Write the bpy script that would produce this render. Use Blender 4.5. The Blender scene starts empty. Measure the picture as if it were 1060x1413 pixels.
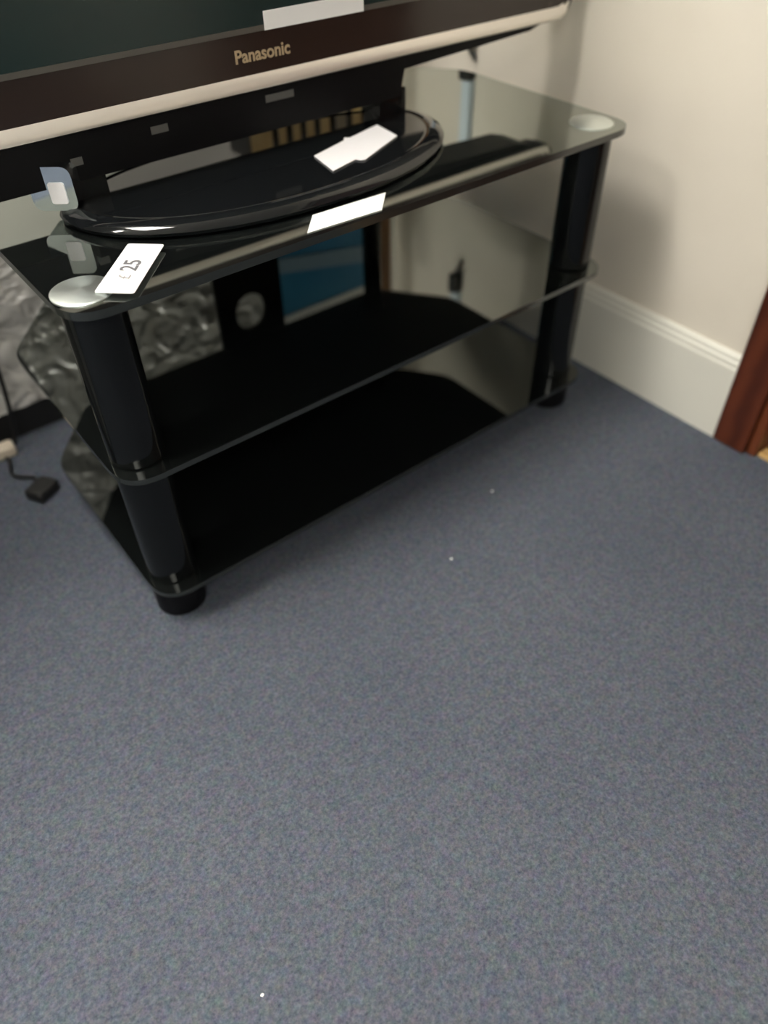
import bpy, bmesh, math, random
from mathutils import Vector, Matrix
random.seed(4)
S = bpy.context.scene
C = S.collection

# ---------------- camera ----------------
cam_d = bpy.data.cameras.new('camera'); cam = bpy.data.objects.new('camera', cam_d); C.objects.link(cam)
R = Vector((0.78200694, -0.62314256, -0.01258961))
D = Vector((-0.44271978, -0.54114247, -0.71495736))
F = Vector((0.43870759, 0.56467529, -0.6990547))
M = Matrix(((R.x, -D.x, -F.x, 0), (R.y, -D.y, -F.y, 0), (R.z, -D.z, -F.z, 1.0), (0, 0, 0, 1)))
cam.matrix_world = M
cam_d.sensor_fit = 'VERTICAL'; cam_d.sensor_height = 36; cam_d.lens = 36 * 1055 / 1413
cam_d.clip_start = 0.02
cam_d.dof.use_dof = True; cam_d.dof.focus_distance = 0.98; cam_d.dof.aperture_fstop = 1.6
S.camera = cam
# ---------------- world, exposure ----------------
w = bpy.data.worlds.new('world'); S.world = w; w.use_nodes = True
w.node_tree.nodes['Background'].inputs[0].default_value = (0.9, 0.95, 1.0, 1)
w.node_tree.nodes['Background'].inputs[1].default_value = 0.5
S.view_settings.view_transform = 'Standard'; S.view_settings.look = 'None'
S.view_settings.gamma = 1; S.view_settings.use_curve_mapping = False
S.view_settings.exposure = -0.08
LAMP = 17.0
# lamp centre x, y, length along x, length along y, strength factor
LAMPS = [(-1.30, 1.28, 0.6, 0.6, 3.7), (-0.25, 1.06, 0.6, 0.6, 2.6), (-1.0, -1.2, 1.2, 0.6, 1.15)]

# ---------------- helpers ----------------
def mat(name, col, rough=0.5, metal=0, ior=1.5, coat=0, tint=None, emit=0, noise=None, bump=None, trans=0, wave=None):
    m = bpy.data.materials.new(name); m.use_nodes = True
    nt = m.node_tree; b = nt.nodes['Principled BSDF']
    b.inputs['Base Color'].default_value = (*col, 1); b.inputs['Roughness'].default_value = rough
    b.inputs['Metallic'].default_value = metal; b.inputs['IOR'].default_value = ior
    b.inputs['Coat Weight'].default_value = coat
    b.inputs['Transmission Weight'].default_value = trans
    if tint: b.inputs['Specular Tint'].default_value = (*tint, 1)
    if emit:
        b.inputs['Emission Color'].default_value = (*col, 1); b.inputs['Emission Strength'].default_value = emit
    tc = nt.nodes.new('ShaderNodeTexCoord')
    if noise:                      # (scale, colour 2, low, high)
        n = nt.nodes.new('ShaderNodeTexNoise'); n.inputs['Scale'].default_value = noise[0]; n.inputs['Detail'].default_value = 4
        nt.links.new(tc.outputs['Object'], n.inputs['Vector'])
        r = nt.nodes.new('ShaderNodeValToRGB'); r.color_ramp.elements[0].position = noise[2]; r.color_ramp.elements[1].position = noise[3]
        r.color_ramp.elements[0].color = (*col, 1); r.color_ramp.elements[1].color = (*noise[1], 1)
        nt.links.new(n.outputs['Fac'], r.inputs[0]); nt.links.new(r.outputs[0], b.inputs['Base Color'])
    if wave:                       # wood grain (scale, colour 2, axis)
        v = nt.nodes.new('ShaderNodeTexWave'); v.inputs['Scale'].default_value = wave[0]; v.bands_direction = wave[2]
        v.inputs['Distortion'].default_value = 5; v.inputs['Detail'].default_value = 3
        nt.links.new(tc.outputs['Object'], v.inputs['Vector'])
        r = nt.nodes.new('ShaderNodeValToRGB'); r.color_ramp.elements[0].color = (*col, 1); r.color_ramp.elements[1].color = (*wave[1], 1)
        nt.links.new(v.outputs['Fac'], r.inputs[0]); nt.links.new(r.outputs[0], b.inputs['Base Color'])
    if bump:                       # (scale, strength, distance)
        n = nt.nodes.new('ShaderNodeTexNoise'); n.inputs['Scale'].default_value = bump[0]; n.inputs['Detail'].default_value = 3
        nt.links.new(tc.outputs['Object'], n.inputs['Vector'])
        u = nt.nodes.new('ShaderNodeBump'); u.inputs['Strength'].default_value = bump[1]; u.inputs['Distance'].default_value = bump[2]
        nt.links.new(n.outputs['Fac'], u.inputs['Height']); nt.links.new(u.outputs[0], b.inputs['Normal'])
    return m

def obj(name, bm, m, parent=None, smooth=False, bevel=0, kind=None, label=None):
    me = bpy.data.meshes.new(name)
    if bevel: bmesh.ops.bevel(bm, geom=[e for e in bm.edges if e.calc_face_angle(0) > 0.6], offset=bevel, segments=3, affect='EDGES', profile=0.5)
    bmesh.ops.recalc_face_normals(bm, faces=bm.faces)
    if smooth:
        for f in bm.faces: f.smooth = True
        for e in bm.edges:
            if e.calc_face_angle(0) > 0.7: e.smooth = False
    bm.to_mesh(me); bm.free()
    o = bpy.data.objects.new(name, me); C.objects.link(o); me.materials.append(m)
    if parent: o.parent = parent
    if kind: o['kind'] = kind
    if label: o['label'] = label
    return o

def tag(o, label, cat, group=None):
    o['label'] = label; o['category'] = cat
    if group: o['group'] = group
    return o

def thing(name, label, cat, loc=(0, 0, 0), group=None):
    o = bpy.data.objects.new(name, None); C.objects.link(o); o.location = loc; o.empty_display_size = .05
    bpy.context.view_layer.update()
    return tag(o, label, cat, group)

def rel(o, root):                   # geometry was written in world coordinates: shift it under its root
    o.data.transform(Matrix.Translation(-root.location)); return o

def box(x0, x1, y0, y1, z0, z1, bm=None):
    bm = bm or bmesh.new()
    r = bmesh.ops.create_cube(bm, size=1)
    for v in r['verts']:
        v.co = Vector(((x0 + x1) / 2 + v.co.x * (x1 - x0), (y0 + y1) / 2 + v.co.y * (y1 - y0), (z0 + z1) / 2 + v.co.z * (z1 - z0)))
    return bm

def round_poly(pts, rads, seg=8):
    out = []; n = len(pts)
    for i, p in enumerate(pts):
        p = Vector(p); a = Vector(pts[i - 1]); b = Vector(pts[(i + 1) % n]); r = rads[i] if hasattr(rads, '__len__') else rads
        u = (a - p).normalized(); v = (b - p).normalized()
        for k in range(seg + 1):
            t = k / seg
            out.append(tuple(p + u * r * (1 - t) ** 2 + v * r * t ** 2))
    return out

def prism(pts, z0, z1, bm=None):
    bm = bm or bmesh.new()
    lo = [bm.verts.new((x, y, z0)) for x, y in pts]; hi = [bm.verts.new((x, y, z1)) for x, y in pts]
    bm.faces.new(lo[::-1]); bm.faces.new(hi)
    for i in range(len(pts)):
        j = (i + 1) % len(pts); bm.faces.new((lo[i], lo[j], hi[j], hi[i]))
    return bm

def cyl(x, y, r, z0, z1, seg=48, bm=None, r2=None):
    bm = bm or bmesh.new()
    bmesh.ops.create_cone(bm, cap_ends=True, segments=seg, radius1=r, radius2=r if r2 is None else r2, depth=z1 - z0,
                          matrix=Matrix.Translation((x, y, (z0 + z1) / 2)))
    return bm

def lathe(x, y, prof, seg=48):
    bm = bmesh.new(); rings = []
    for r, z in prof:
        rings.append([bm.verts.new((x + r * math.cos(2 * math.pi * k / seg), y + r * math.sin(2 * math.pi * k / seg), z)) for k in range(seg)])
    for a, b in zip(rings, rings[1:]):
        for k in range(seg): bm.faces.new((a[k], a[(k + 1) % seg], b[(k + 1) % seg], b[k]))
    bm.faces.new(rings[0][::-1]); bm.faces.new(rings[-1])
    return bm

def tube(pts, r, seg=8, sub=6):
    P = [Vector(p) for p in pts]; path = []
    for i in range(len(P) - 1):
        p0 = P[max(i - 1, 0)]; p1 = P[i]; p2 = P[i + 1]; p3 = P[min(i + 2, len(P) - 1)]
        for k in range(sub):
            t = k / sub
            path.append(0.5 * ((2 * p1) + (p2 - p0) * t + (2 * p0 - 5 * p1 + 4 * p2 - p3) * t * t + (3 * p1 - p0 - 3 * p2 + p3) * t ** 3))
    path.append(P[-1]); bm = bmesh.new(); rings = []
    for i, p in enumerate(path):
        d = (path[min(i + 1, len(path) - 1)] - path[max(i - 1, 0)]).normalized()
        a = d.orthogonal() if i == 0 else (prev - d * prev.dot(d))
        a.normalize(); prev = a; b = d.cross(a)
        rings.append([bm.verts.new(p + (a * math.cos(2 * math.pi * k / seg) + b * math.sin(2 * math.pi * k / seg)) * r) for k in range(seg)])
    for A, B in zip(rings, rings[1:]):
        for k in range(seg): bm.faces.new((A[k], A[(k + 1) % seg], B[(k + 1) % seg], B[k]))
    bm.faces.new(rings[0][::-1]); bm.faces.new(rings[-1])
    return bm

def text_bm(body, size, mtx, bold=0.0, ext=0.0004):
    cu = bpy.data.curves.new('lettering', 'FONT'); cu.body = body; cu.size = size; cu.offset = bold; cu.extrude = ext
    cu.align_x = 'CENTER'; cu.align_y = 'CENTER'
    t = bpy.data.objects.new('lettering', cu); C.objects.link(t)
    me = bpy.data.meshes.new_from_object(t.evaluated_get(bpy.context.evaluated_depsgraph_get()))
    bm = bmesh.new(); bm.from_mesh(me); bm.transform(mtx)
    bpy.data.objects.remove(t); bpy.data.curves.remove(cu); bpy.data.meshes.remove(me)
    return bm

# ---------------- materials ----------------
def carpet_mat():
    m = bpy.data.materials.new('blue_carpet'); m.use_nodes = True; nt = m.node_tree; b = nt.nodes['Principled BSDF']
    b.inputs['Roughness'].default_value = 1.0; b.inputs['Specular IOR Level'].default_value = 0.1
    tc = nt.nodes.new('ShaderNodeTexCoord')
    def noise(scale, detail=3, rough=.6):
        n = nt.nodes.new('ShaderNodeTexNoise'); n.inputs['Scale'].default_value = scale; n.inputs['Detail'].default_value = detail
        n.inputs['Roughness'].default_value = rough
        nt.links.new(tc.outputs['Object'], n.inputs['Vector']); return n
    def mix(a, bb, fac, mode='MIX'):
        x = nt.nodes.new('ShaderNodeMix'); x.data_type = 'RGBA'; x.blend_type = mode
        for s, v in ((x.inputs[6], a), (x.inputs[7], bb), (x.inputs[0], fac)):
            if isinstance(v, (tuple, float)): s.default_value = v
            else: nt.links.new(v, s)
        return x.outputs[2]
    fine = noise(210, 3, .8)
    r = nt.nodes.new('ShaderNodeValToRGB'); e = r.color_ramp.elements
    e[0].position = .25; e[0].color = (.044, .054, .074, 1); e[1].position = .78; e[1].color = (.166, .181, .214, 1)
    nt.links.new(fine.outputs['Fac'], r.inputs[0])
    hue = noise(75, 3, .7)
    c = mix(r.outputs[0], hue.outputs['Color'], .30, 'OVERLAY')
    big = noise(3.0, 3, .5)
    r2 = nt.nodes.new('ShaderNodeValToRGB'); r2.color_ramp.elements[0].position = .3; r2.color_ramp.elements[1].position = .7
    r2.color_ramp.elements[0].color = (.86, .87, .9, 1); r2.color_ramp.elements[1].color = (1, 1, 1, 1)
    nt.links.new(big.outputs['Fac'], r2.inputs[0])
    c = mix(c, r2.outputs[0], 1.0, 'MULTIPLY')
    nt.links.new(c, b.inputs['Base Color'])
    u = nt.nodes.new('ShaderNodeBump'); u.inputs['Strength'].default_value = .5; u.inputs['Distance'].default_value = .002
    nt.links.new(noise(420, 2).outputs['Fac'], u.inputs['Height']); nt.links.new(u.outputs[0], b.inputs['Normal'])
    return m

M_carpet = carpet_mat()
M_wall = mat('cream_painted_wall', (.68, .63, .54), .75, noise=(5, (.71, .66, .57), .35, .65), bump=(90, .12, .002))
M_back = mat('white_painted_wall', (.84, .83, .78), .75, bump=(90, .1, .002))
M_ceil = mat('white_ceiling', (.8, .79, .76), .9)
M_skirt = mat('white_gloss_paint', (.70, .69, .62), .32, bump=(14, .06, .004))
M_mahog = mat('mahogany_varnish', (.055, .012, .005), .35, wave=(6, (.10, .024, .009), 'Y'))
M_mahog2 = mat('mahogany_varnish_light', (.13, .035, .012), .35)
M_pine = mat('pine_wood', (.62, .40, .16), .5, wave=(12, (.50, .30, .10), 'X'))
def mirror_glass():
    m = bpy.data.materials.new('black_mirror_glass'); m.use_nodes = True; nt = m.node_tree; nt.nodes.clear()
    d = nt.nodes.new('ShaderNodeBsdfDiffuse'); d.inputs[0].default_value = (.005, .006, .006, 1)
    g = nt.nodes.new('ShaderNodeBsdfGlossy'); g.inputs['Color'].default_value = (.93, .98, .93, 1); g.inputs['Roughness'].default_value = .035
    lw = nt.nodes.new('ShaderNodeLayerWeight'); lw.inputs[0].default_value = .5      # smoked glass reflects more at grazing angles
    pw = nt.nodes.new('ShaderNodeMath'); pw.operation = 'POWER'; pw.inputs[1].default_value = 2.1
    ma = nt.nodes.new('ShaderNodeMath'); ma.operation = 'MULTIPLY_ADD'; ma.inputs[1].default_value = .96; ma.inputs[2].default_value = .03; ma.use_clamp = True
    mx = nt.nodes.new('ShaderNodeMixShader'); out = nt.nodes.new('ShaderNodeOutputMaterial')
    L = nt.links.new
    L(lw.outputs['Facing'], pw.inputs[0]); L(pw.outputs[0], ma.inputs[0]); L(ma.outputs[0], mx.inputs[0])
    L(d.outputs[0], mx.inputs[1]); L(g.outputs[0], mx.inputs[2]); L(mx.outputs[0], out.inputs['Surface'])
    return m
M_glass = mirror_glass()
M_edge = mat('polished_glass_edge', (.020, .024, .022), .15, ior=1.7)
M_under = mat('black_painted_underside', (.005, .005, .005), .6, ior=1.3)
M_gloss = mat('black_gloss_tube', (.005, .006, .0065), .12, ior=1.38)
M_satin = mat('black_satin_panel', (.004, .004, .005), .4, ior=1.25)
M_piano = mat('piano_black_plastic', (.006, .007, .008), .06, ior=1.55)
M_screen = mat('dark_screen_glass', (.012, .028, .028), .2, ior=1.5)
M_bezel = mat('brown_black_bezel', (.028, .018, .015), .16, ior=1.5)
M_silver = mat('silver_trim', (.78, .73, .66), .3, metal=.55)
M_steel = mat('polished_aluminium', (.86, .92, .90), .35, metal=1, bump=(45, .15, .003))
M_chrome = mat('chrome_plastic', (.80, .88, .92), .12, metal=1)
M_logo = mat('gold_lettering', (.52, .40, .25), .4, metal=.2)
M_matt_white = mat('matt_white', (.92, .92, .92), .6)
M_card_glint = mat('card_and_highlight_white', (.93, .92, .95), .5)  # double label; also paints the highlight on the pedestal's end cap
M_ink = mat('black_ink', (.14, .14, .15), .6)
M_fink = mat('faded_ink', (.35, .34, .33), .6)
M_blue = mat('blue_printed_card', (.03, .19, .36), .35, noise=(3, (.05, .26, .42), .35, .7))
M_lblue = mat('pale_blue_print', (.22, .33, .42), .4)
M_white = mat('white_print', (.72, .72, .70), .4)
M_grey = mat('grey_board', (.30, .30, .27), .6, noise=(4, (.42, .41, .38), .4, .7))
M_tan = mat('tan_case_card', (.68, .47, .20), .5, noise=(20, (.76, .58, .30), .4, .6))
M_tan2 = mat('grey_tan_case_card', (.40, .34, .24), .5)
M_sky = mat('light_blue_case', (.36, .55, .70), .5)
M_brown = mat('brown_board', (.30, .13, .035), .5, wave=(10, (.20, .08, .02), 'X'))
M_black = mat('black_rubber', (.012, .012, .012), .5)
M_cable = mat('black_cable_sheath', (.01, .01, .01), .4)
M_plug = mat('cream_plug_plastic', (.66, .58, .46), .4)
M_trunk = mat('pale_blue_white_plastic', (.62, .72, .80), .35)
M_frame = mat('white_lamp_frame', (.8, .8, .8), .4)
M_lamp = bpy.data.materials.new('lamp_diffuser'); M_lamp.use_nodes = True

def plastic_wrap():
    m = bpy.data.materials.new('clear_crinkled_plastic'); m.use_nodes = True; nt = m.node_tree
    b = nt.nodes['Principled BSDF']; out = nt.nodes['Material Output']
    b.inputs['Base Color'].default_value = (.75, .74, .70, 1); b.inputs['Roughness'].default_value = .2; b.inputs['IOR'].default_value = 1.9
    tr = nt.nodes.new('ShaderNodeBsdfTransparent'); mx = nt.nodes.new('ShaderNodeMixShader'); mx.inputs[0].default_value = .7
    nt.links.new(tr.outputs[0], mx.inputs[1]); nt.links.new(b.outputs[0], mx.inputs[2]); nt.links.new(mx.outputs[0], out.inputs['Surface'])
    tc = nt.nodes.new('ShaderNodeTexCoord'); n = nt.nodes.new('ShaderNodeTexNoise'); n.inputs['Scale'].default_value = 14; n.inputs['Distortion'].default_value = 1.2
    n.inputs['Detail'].default_value = 2
    nt.links.new(tc.outputs['Object'], n.inputs['Vector'])
    u = nt.nodes.new('ShaderNodeBump'); u.inputs['Strength'].default_value = 1; u.inputs['Distance'].default_value = .03
    nt.links.new(n.outputs['Fac'], u.inputs['Height']); nt.links.new(u.outputs[0], b.inputs['Normal'])
    return m
M_wrap = plastic_wrap()

# ---------------- the room ----------------
XW, YB, XL, YF, ZC, Z0 = 1.345, 1.66, -3.0, -3.4, 2.4, -.03
obj('floor', box(XL, XW + .25, YF, YB, Z0 - .05, Z0), M_carpet, kind='structure')
obj('ceiling', box(XL, XW + .25, YF, YB, ZC, ZC + .05), M_ceil, kind='structure')
obj('wall_back', box(XL, XW + .1, YB, YB + .1, Z0, ZC), M_back, kind='structure')
obj('wall_left', box(XL - .1, XL, YF, YB + .1, Z0, ZC), M_back, kind='structure')
obj('wall_front', box(XL, XW + .25, YF - .1, YF, Z0, ZC), M_back, kind='structure')
wr = box(XW, XW + .1, .560, YB, Z0, ZC)
box(XW, XW + .1, YF, -.42, Z0, ZC, wr); box(XW, XW + .1, -.42, .560, 2.02, ZC, wr)
obj('wall_right', wr, M_wall, kind='structure')

def skirting(y0, y1):
    # profile in x (from wall) and z
    prof = [(0, 0), (-.016, 0), (-.016, .158), (-.013, .163), (-.013, .170), (-.009, .175), (-.009, .181), (-.004, .186), (0, .187)]
    bm = bmesh.new()
    A = [bm.verts.new((XW + x, y0, Z0 + z * 1.03)) for x, z in prof]; B = [bm.verts.new((XW + x, y1, Z0 + z * 1.03)) for x, z in prof]
    bm.faces.new(A); bm.faces.new(B[::-1])
    for i in range(len(prof)):
        j = (i + 1) % len(prof); bm.faces.new((A[i], B[i], B[j], A[j]))
    return bm
obj('baseboard_right', skirting(.568, YB), M_skirt, kind='structure')
obj('baseboard_back', box(XL, XW - .016, YB - .014, YB, Z0, .16), M_skirt, kind='structure', bevel=.004)
# door frame beside the skirting, mahogany stained
tr = box(XW - .022, XW + .02, .495, .568, Z0, 2.09)
obj('trim_1', tr, M_mahog, kind='structure', bevel=.006)
obj('trim_2', box(XW - .010, XW + .055, .475, .4945, Z0, 2.03), M_mahog2, kind='structure', bevel=.004)
obj('trim_3', box(XW - .022, XW + .02, -.50, .4945, 2.03, 2.09), M_mahog, kind='structure', bevel=.006)
obj('trim_4', box(XW - .022, XW + .02, -.50, -.43, Z0, 2.0295), M_mahog, kind='structure', bevel=.006)
d = obj('door_1', box(XW + .06, XW + .1, -.425, .4735, Z0 + .012, 2.025), M_mahog, kind='structure', bevel=.003)
hb = lathe(0, 0, [(.026, 0), (.026, .006), (.010, .012), (.010, .035), (.022, .042), (.026, .055), (.018, .066)], 24)
hb.transform(Matrix.Translation((XW + .06, -.36, 1.0)) @ Matrix.Rotation(-math.pi / 2, 4, 'Y'))
obj('door_handle', hb, M_steel, d, smooth=True)
obj('trim_5', box(XW + .0, XW + .058, -.42, .4735, Z0, Z0 + .010), M_pine, kind='structure', bevel=.002)

# ceiling lamps
nt = M_lamp.node_tree; nt.nodes.clear(); em = nt.nodes.new('ShaderNodeEmission'); em.inputs[0].default_value = (1.0, .955, .875, 1); em.inputs[1].default_value = LAMP
nt.links.new(em.outputs[0], nt.nodes.new('ShaderNodeOutputMaterial').inputs[0])
for i, (lx, ly, sx, sy, k) in enumerate(LAMPS):
    lm = M_lamp.copy(); lm.node_tree.nodes['Emission'].inputs[1].default_value = LAMP * k
    t = thing('ceiling_light', ['square panel lamp on ceiling, left of the television stand', 'square panel lamp on ceiling above the television',
              'long panel lamp on ceiling behind the viewer'][i], 'ceiling light', (lx, ly, ZC))
    fr = box(-sx / 2 - .03, sx / 2 + .03, -sy / 2 - .03, sy / 2 + .03, -.022, 0)
    obj('lamp_frame', fr, M_frame, t, bevel=.004)
    obj('diffuser', box(-sx / 2, sx / 2, -sy / 2, sy / 2, -.028, -.0225), lm, t)

# ---------------- glass television stand ----------------
ZT, ZM, ZB = .555, .296, .052
st = thing('television_stand', 'three tier black glass television stand with round black columns', 'tv stand', (.70, 1.10, Z0))
def part(name, bm, m, parent=None, **k):
    o = obj(name, bm, m, parent or st, **k); return rel(o, st)
outline = [(.195, .825), (1.205, .825), (1.205, 1.262), (1.085, 1.420), (.315, 1.420), (.195, 1.262)]
for z, th, nm in ((ZT, .011, 'top glass shelf of the stand'), (ZM, .009, 'middle glass shelf of the stand'), (ZB, .009, 'lowest glass shelf of the stand')):
    sh = part('glass_shelf', prism(round_poly(outline, [.055, .055, .03, .03, .03, .03]), z - th, z), M_glass, smooth=True, bevel=.0015, label=nm)
    sh.data.materials.append(M_edge); sh.data.materials.append(M_under)
    for p in sh.data.polygons:
        if abs(p.normal.z) < .9: p.material_index = 1
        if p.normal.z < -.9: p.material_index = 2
cols = [(.243, .888), (1.160, .888)]
for x, y in cols:
    for z0, z1 in ((ZM, ZT - .011), (ZB, ZM - .009)):
        c = part('column', lathe(x, y, [(.036, z0), (.0395, z0 + .003), (.0395, z1 - .003), (.036, z1)], 64), M_gloss, smooth=True)
    part('foot', lathe(x, y, [(.038, Z0), (.042, Z0 + .004), (.042, .036), (.038, ZB - .009)], 48), M_satin, smooth=True)
    # polished mounting discs on the glass above each column
    for z in (ZT, ZM):
        if z == ZT: part('mounting_disc', lathe(x - .008, y - .006, [(.038, z), (.038, z + .0012), (.034, z + .003), (.006, z + .0042), (.003, z + .005)], 48), M_steel, smooth=True, label='polished metal disc on the glass')
for x, y in ((.372, 1.352), (1.028, 1.352)):
    for z0, z1 in ((ZM, ZT - .011), (ZB, ZM - .009)):
        part('rear_post', lathe(x, y, [(.028, z0), (.028, z0 + .006), (.022, z0 + .008), (.022, z1 - .008), (.028, z1 - .006), (.028, z1)], 40), M_gloss, smooth=True)
    part('foot', lathe(x, y, [(.020, Z0), (.023, Z0 + .004), (.023, ZB - .009)], 32), M_satin, smooth=True)
# cable panel at the back with a round hole
def holed(x0, x1, z0, z1, cx, cz, rx, rz, y0, y1, seg=48):
    bm = bmesh.new(); ring = {}; outr = {}
    for side, y in (('f', y0), ('b', y1)):
        ring[side] = []; outr[side] = []
        for k in range(seg):
            a = 2 * math.pi * (k + .5) / seg; c, s = math.cos(a), math.sin(a)
            ring[side].append(bm.verts.new((cx + rx * c, y, cz + rz * s)))
            tx = ((x1 - cx) if c > 0 else (cx - x0)) / max(abs(c), 1e-6); tz = ((z1 - cz) if s > 0 else (cz - z0)) / max(abs(s), 1e-6)
            t = min(tx, tz); outr[side].append(bm.verts.new((cx + t * c, y, cz + t * s)))
    for k in range(seg):
        j = (k + 1) % seg
        for s in 'fb': bm.faces.new((ring[s][k], ring[s][j], outr[s][j], outr[s][k]))
        bm.faces.new((ring['f'][k], ring['f'][j], ring['b'][j], ring['b'][k]))
        bm.faces.new((outr['f'][k], outr['f'][j], outr['b'][j], outr['b'][k]))
    return bm
part('cable_panel', holed(.642, .806, ZM, ZT - .011, .722, .470, .038, .044, 1.404, 1.414), M_satin, label='black rear panel with round cable hole')
part('cable_panel', holed(.642, .806, ZB, ZM - .009, .722, .210, .038, .044, 1.404, 1.414), M_satin, label='lower black rear panel with round cable hole')

# ---------------- television ----------------
tv = thing('television', 'large black flat television with silver lower trim on glass stand', 'television', (.745, 1.11, ZT + .0005))
def tpart(name, bm, m, parent=None, **k):
    return rel(obj(name, bm, m, parent or tv, **k), tv)
TX0, TX1, TY = .195, 1.296, 1.080
def rrect(x0, x1, z0, z1, y0, y1, r):
    bm = prism(round_poly([(x0, z0), (x1, z0), (x1, z1), (x0, z1)], r), 0, 1)
    for v in bm.verts: v.co = Vector((v.co.x, y0 + v.co.z * (y1 - y0), v.co.y))
    return bm
tpart('bezel', rrect(TX0, TX1, .668, 1.300, TY, TY + .050, .035), M_bezel, smooth=True, bevel=.004)
tpart('screen', box(TX0 + .035, TX1 - .04, TY - .0012, TY + .002, .742, 1.262), M_screen)
tpart('screen_border', box(TX0 + .033, TX1 - .038, TY - .002, TY + .001, .735, .7418), M_silver if False else mat('grey_screen_border', (.09, .085, .075), .3))
tpart('rear_housing', rrect(TX0 + .07, TX1 - .07, .70, 1.24, TY + .0505, TY + .095, .04), M_satin, smooth=True, bevel=.01)
# silver strip: a bar with a rounded front that sticks out below the bezel
prof = [(TY + .03, .662), (TY - .004, .6625), (TY - .008, .665), (TY - .009, .669), (TY - .007, .674), (TY - .003, .680), (TY + .001, .684), (TY + .03, .684)]
bm = bmesh.new(); N = 60; rows = []
for k in range(N + 1):
    x = TX0 + (TX1 - TX0) * k / N
    ed = max(0, (abs(x - (TX0 + TX1) / 2) - ((TX1 - TX0) / 2 - .045)) / .045)
    lift = .030 * (1 - math.sqrt(max(0, 1 - ed * ed)))
    rows.append([bm.verts.new((x, y + .012 * (ed ** 2) if y < TY else y, z + lift)) for y, z in prof])
for A, B in zip(rows, rows[1:]):
    for i in range(len(prof)):
        j = (i + 1) % len(prof); bm.faces.new((A[i], B[i], B[j], A[j]))
bm.faces.new(rows[0][::-1]); bm.faces.new(rows[-1])
trim = tpart('silver_trim', bm, M_silver, smooth=True); trim.data.materials.append(M_satin)
for p in trim.data.polygons:
    if p.normal.z < -.45: p.material_index = 1  # underside of the bar blackened, its shade put into the colour
# lower speaker housing hung below the trim
bm = bmesh.new()
vs = [(.20, TY + .006, .6605), (1.235, TY + .006, .6605), (.905, TY + .014, .606), (.23, TY + .014, .606)]
vb = [(.20, TY + .075, .6605), (1.235, TY + .06, .6605), (.905, TY + .070, .606), (.23, TY + .070, .606)]
def loft(a, b):
    bm = bmesh.new(); A = [bm.verts.new(p) for p in a]; B = [bm.verts.new(p) for p in b]; n = len(a)
    bm.faces.new(A); bm.faces.new(B[::-1])
    for i in range(n): bm.faces.new((A[i], A[(i + 1) % n], B[(i + 1) % n], B[i]))
    return bm
bm.free()
xs = [(.20, .600), (.895, .600), (.905, .640), (1.20, .652), (1.235, .6618), (.20, .6618)]
tpart('speaker_housing', loft([(x, TY + .008, z) for x, z in xs], [(x, TY + .085, z) for x, z in xs]), M_satin)
for x, z, wd in ((.335, .625, .016), (.460, .640, .026), (.660, .645, .05)):
    tpart('housing_label', box(x - wd / 2, x + wd / 2, TY + .0071, TY + .0082, z - .005, z + .005), mat('dim_grey_print', (.10, .10, .095), .5), label='small grey printed mark on the black housing')
mt = Matrix.Translation((.634, TY - .0006, .7075)) @ Matrix.Rotation(math.pi / 2, 4, 'X')
tpart('lettering', text_bm('Panasonic', .0235, mt, bold=.0005), M_logo, label='pale gold maker lettering on the bezel')
tpart('bezel_strip', box(.640, .815, TY - .0032, TY - .0021, .735, .758), M_matt_white, label='white strip at the screen edge')  # plain white strip over the screen's lower border
# pedestal: glossy lens-shaped plate with a raised rim
def plate(cx, cy, ax, ay, prof, seg=96):
    bm = bmesh.new(); rings = []
    for s, z in prof:
        ring = []
        for k in range(seg):
            a = 2 * math.pi * k / seg; c, q = math.cos(a), math.sin(a)
            px = math.copysign(abs(c) ** .92, c) * (ax + s); py = math.copysign(abs(q) ** 1.0, q) * (ay + s)
            if q > 0: py *= .62
            ring.append(bm.verts.new((cx + px, cy + py, z)))
        rings.append(ring)
    for a, b in zip(rings, rings[1:]):
        for k in range(seg): bm.faces.new((a[k], a[(k + 1) % seg], b[(k + 1) % seg], b[k]))
    bm.faces.new(rings[0][::-1]); bm.faces.new(rings[-1]); return bm
ZP = ZT + .0005
pd = tpart('pedestal', plate(.615, 1.075, .325, .190, [(-.012, ZP), (-.002, ZP + .003), (0, ZP + .008), (-.004, ZP + .014), (-.014, ZP + .018), (-.024, ZP + .0195), (-.027, ZP + .0175), (-.034, ZP + .0175)]), M_piano, smooth=True)
# uprights that carry the screen on the pedestal
for x, hw in ((.345, .026), (.885, .028)):
    tpart('upright', rrect(x - hw, x + hw, ZP + .012, .612, 1.095, 1.14, .006), M_piano, smooth=True, bevel=.004)
ec = rrect(.274, .334, ZP + .0165, ZP + .074, 1.078, 1.128, .014)
TM = Matrix.Translation((.306, 1.1, 0)) @ Matrix.Rotation(math.radians(-38), 4, 'Z') @ Matrix.Translation((-.306, -1.1, 0))
ec.transform(TM)
ci = rrect(.300, .322, ZP + .026, ZP + .054, 1.0765, 1.0785, .004); ci.transform(TM)
tpart('cap_highlight', ci, M_card_glint, label='painted white highlight on the silver cap')  # bright reflection on the cap, painted as a white patch
tpart('end_cap', ec, M_chrome, smooth=True, bevel=.007, label='shiny silver end cap of the pedestal')

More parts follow.
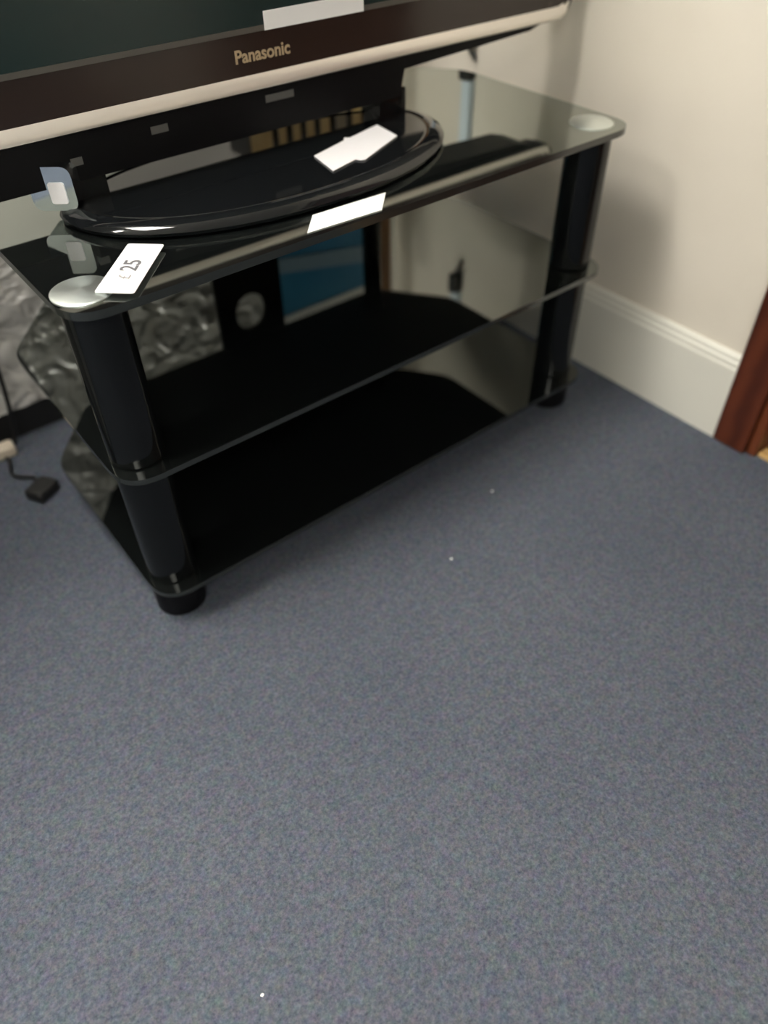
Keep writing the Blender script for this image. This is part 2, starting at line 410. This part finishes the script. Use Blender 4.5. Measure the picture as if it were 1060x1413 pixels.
# ---------------- papers and a white strip ----------------
def flat(name, corners, z, th, m, label, cat, lift=None, group=None):
    cx = sum(p[0] for p in corners) / len(corners); cy = sum(p[1] for p in corners) / len(corners)
    bm = prism([(x - cx, y - cy) for x, y in corners], 0, th)
    o = obj(name, bm, m); o.location = (cx, cy, z); return tag(o, label, cat, group)
zc = ZP + .0185
twin = [(.668, 1.016), (.655, .952), (.716, .975), (.722, .969), (.722, .956), (.806, 1.000), (.828, 1.064), (.762, 1.044), (.757, 1.050), (.744, 1.041)]
flat('paper_label', [(.668, 1.018), (.655, .950), (.708, .966), (.712, .958), (.718, .955), (.820, 1.004), (.828, 1.066), (.757, 1.046), (.750, 1.052), (.742, 1.042)][::1], zc, .0012, M_card_glint,
     'bright white double label lying on the television pedestal', 'label')
tg = thing('price_tag', 'white paper price tag with handwritten price at left end of top shelf', 'price tag', (.303, .890, ZT + .0052))
ang = math.atan2(.095, .088)
bm = prism(round_poly([(-.064, -.024), (.064, -.024), (.064, .024), (-.064, .024)], .004, 4), 0, .0008)
for v in bm.verts: v.co.x += 0
o = obj('tag_card', bm, M_matt_white, tg)
o = obj('price_writing', text_bm('25', .030, Matrix.Translation((.004, 0, .0012)), bold=.0004, ext=.0002), M_ink, tg, label='dark handwritten price figures')
o = obj('price_writing', text_bm('£', .022, Matrix.Translation((-.026, -.001, .0012)), ext=.0002), M_fink, tg, label='faded pound sign')
tg.rotation_euler = (0, 0, ang)
flat('shelf_strip', [(.530, .838), (.652, .832), (.694, .876), (.568, .880)], ZT + .0004, .0008, M_matt_white,
     'long white strip on the front edge of the top shelf', 'label')  # plain white strip along the shelf front

# ---------------- things behind the stand ----------------
pk = thing('wrapped_cabinet', 'grey cabinet wrapped in crinkled clear plastic behind left end of the stand', 'cabinet', (.10, 1.55, Z0))
def kpart(name, bm, m, **k): return rel(obj(name, bm, m, pk, **k), pk)
kpart('body', box(-.45, .806, 1.50, 1.60, .055, .640), M_grey, bevel=.004)
kpart('added_shade_block', box(-.95, -.10, 1.06, 1.475, .055, 1.55), M_grey, bevel=.004)  # unseen block, added to shade the carpet behind the stand's left end
kpart('shade_block_plinth', box(-.93, -.12, 1.08, 1.46, Z0, .0545), M_black)  # base of the added shade block
kpart('plinth', box(-.43, .79, 1.515, 1.59, Z0, .0545), M_black)
bm = bmesh.new(); nx, nz = 150, 80; G = []
from mathutils import noise as mn
for i in range(nz + 1):
    row = []
    for j in range(nx + 1):
        x = -.46 + 1.272 * j / nx; z = .052 + .602 * i / nz
        q = mn.noise(Vector((x * 9, z * 5, 1.3))) + .6 * abs(mn.noise(Vector((x * 21, z * 13, 4.1))))
        q += .35 * abs(mn.noise(Vector((x * 40 + z * 25, z * 9, 9))))
        row.append(bm.verts.new((x, 1.486 - .012 * q, z)))
    G.append(row)
for i in range(nz):
    for j in range(nx): bm.faces.new((G[i][j], G[i][j + 1], G[i + 1][j + 1], G[i + 1][j]))
kpart('plastic_wrap', bm, M_wrap, smooth=True)

bc = thing('blue_carton', 'blue printed carton with pale stripe behind right half of the stand', 'carton', (.995, 1.55, Z0))
def bpart(name, bm, m, **k): return rel(obj(name, bm, m, bc, **k), bc)
bpart('carton_body', box(.822, 1.165, 1.50, 1.60, Z0, .600), M_blue, bevel=.003)
bpart('carton_band', box(.8225, 1.1645, 1.4985, 1.4998, .578, .597), M_white, label='white band along the top')
st_ = loft([(.826, 1.4988, .420), (.826, 1.4988, .455), (1.16, 1.4988, .52), (1.16, 1.4988, .475)], [(.826, 1.4997, .420), (.826, 1.4997, .455), (1.16, 1.4997, .52), (1.16, 1.4997, .475)])
bpart('carton_stripe', st_, M_lblue, label='pale slanting stripe')
x = .790
widths = [.062, .026, .026, .026, .032, .036, .032, .018]
words = ['widest tan case', 'tan case', 'tan case', 'tan case', 'tan case', 'grey tan case', 'broad tan case', 'thin pale blue case']
bx = .826
tot = sum(widths) + .013 * 7; sc = (1.150 - .826) / tot
spots = ['widest tan case at the left end of the upright row on the blue carton', 'second case from the left, slim tan, in row on blue carton', 'third case from the left, slim tan, in row on blue carton',
         'fourth case from the left, slim tan, in row on blue carton', 'fifth case from the left, tan, in row on blue carton', 'greyish tan case, third from the right in row on blue carton',
         'rightmost tan case, beside the pale blue one on blue carton', 'thin pale blue case at right end of the upright row']
for i, wd in enumerate(widths):
    ww = wd * sc; mm = M_sky if i == 7 else (M_tan2 if i == 5 else M_tan)
    hh = (.150, .142, .145, .140, .148, .143, .150, .146)[i]
    t = thing('media_case', spots[i], 'case', (bx + ww / 2, 1.545, .6005), 'cases standing in a row on the blue carton')
    obj('cover', box(-ww / 2, ww / 2, -.045, .045, 0, hh), M_black, t, bevel=.002)
    obj('spine_panel', box(-ww / 2 + .0025, ww / 2 - .0025, -.0465, -.0455, .004, hh - .003), mm, t, label='pale blue spine' if i == 7 else 'grey tan spine' if i == 5 else 'tan spine')
    obj('page_block', box(-ww / 2 + .003, ww / 2 - .003, -.040, .047, .004, hh + .0005), M_white, t)
    bx += ww + .013 * sc

pl = thing('plank', 'brown wooden board standing upright in the room corner', 'board', (1.215, 1.57, Z0))
obj('board', box(-.036, .036, -.012, .012, 0, .98), M_brown, pl, bevel=.002)
obj('board_edging', box(-.036, -.008, -.0155, -.0125, 0, .98), M_pine, pl, label='pale orange edging strip')

# wall trunking and plug on the right wall near the corner
tk = thing('cable_trunking', 'pale blue white vertical trunking on the wall with black plug below', 'trunking', (XW, 1.382, .62))
obj('cover_strip', box(-.018, -.0005, -.014, .014, 0, .75), M_trunk, tk, bevel=.003)
obj('plug', box(-.034, -.0005, -.017, .010, -.055, -.002), M_black, tk, bevel=.006)
obj('lead', tube([(-.015, -.004, -.05), (-.018, -.008, -.066), (-.012, -.016, -.080), (-.006, -.012, -.088)], .004), M_cable, tk, smooth=True)

# cables and plugs on the floor at the left
cb = obj('power_cable', tube([(.262, 1.452, .60), (.250, 1.452, .50), (.215, 1.455, .34), (.190, 1.445, .22), (.182, 1.45, .12), (.172, 1.465, .03), (.160, 1.47, -.012), (.13, 1.468, -.015)], .0045), M_cable, smooth=True)
tag(cb, 'thin black cable hanging down behind left end of the stand', 'cable')
pg = thing('mains_plug', 'cream plug lying on the carpet left of the stand', 'plug', (.129, 1.468, Z0))
obj('plug_body', box(-.045, .030, -.016, .016, .001, .028), M_plug, pg, bevel=.007)
obj('plug_pin', box(-.062, -.045, -.006, -.002, .010, .018), M_steel, pg)
obj('plug_pin', box(-.062, -.045, .006, .010, .010, .018), M_steel, pg)
cs = thing('power_adapter', 'small black adapter lying on carpet beside left end of the stand', 'adapter', (.155, 1.300, Z0))
ab = box(-.028, .028, -.022, .022, .001, .026); ab.transform(Matrix.Rotation(.5, 4, 'Z'))
obj('adapter_body', ab, M_black, cs, bevel=.008)
obj('adapter_lead', tube([(.0, .02, .018), (.0, .05, .010), (-.03, .09, .006), (-.02, .15, .006), (-.06, .20, .006)], .0035), M_cable, cs, smooth=True)

# lint on the carpet
for i, (x, y, lb) in enumerate([(.645, .640, 'white lint speck on the carpet in front of the stand'), (.823, .720, 'small pale lint speck on carpet near the right column'), (.03, .28, 'tiny pale lint speck on the open carpet')]):
    bm = bmesh.new(); bmesh.ops.create_icosphere(bm, subdivisions=1, radius=.0022)
    for v in bm.verts: v.co.z = v.co.z * .5 + .0012; v.co.x *= 1 + .3 * random.random()
    o = obj('lint_speck', bm, M_matt_white); o.location = (x * 1.03, y * 1.03, Z0); tag(o, lb, 'lint')
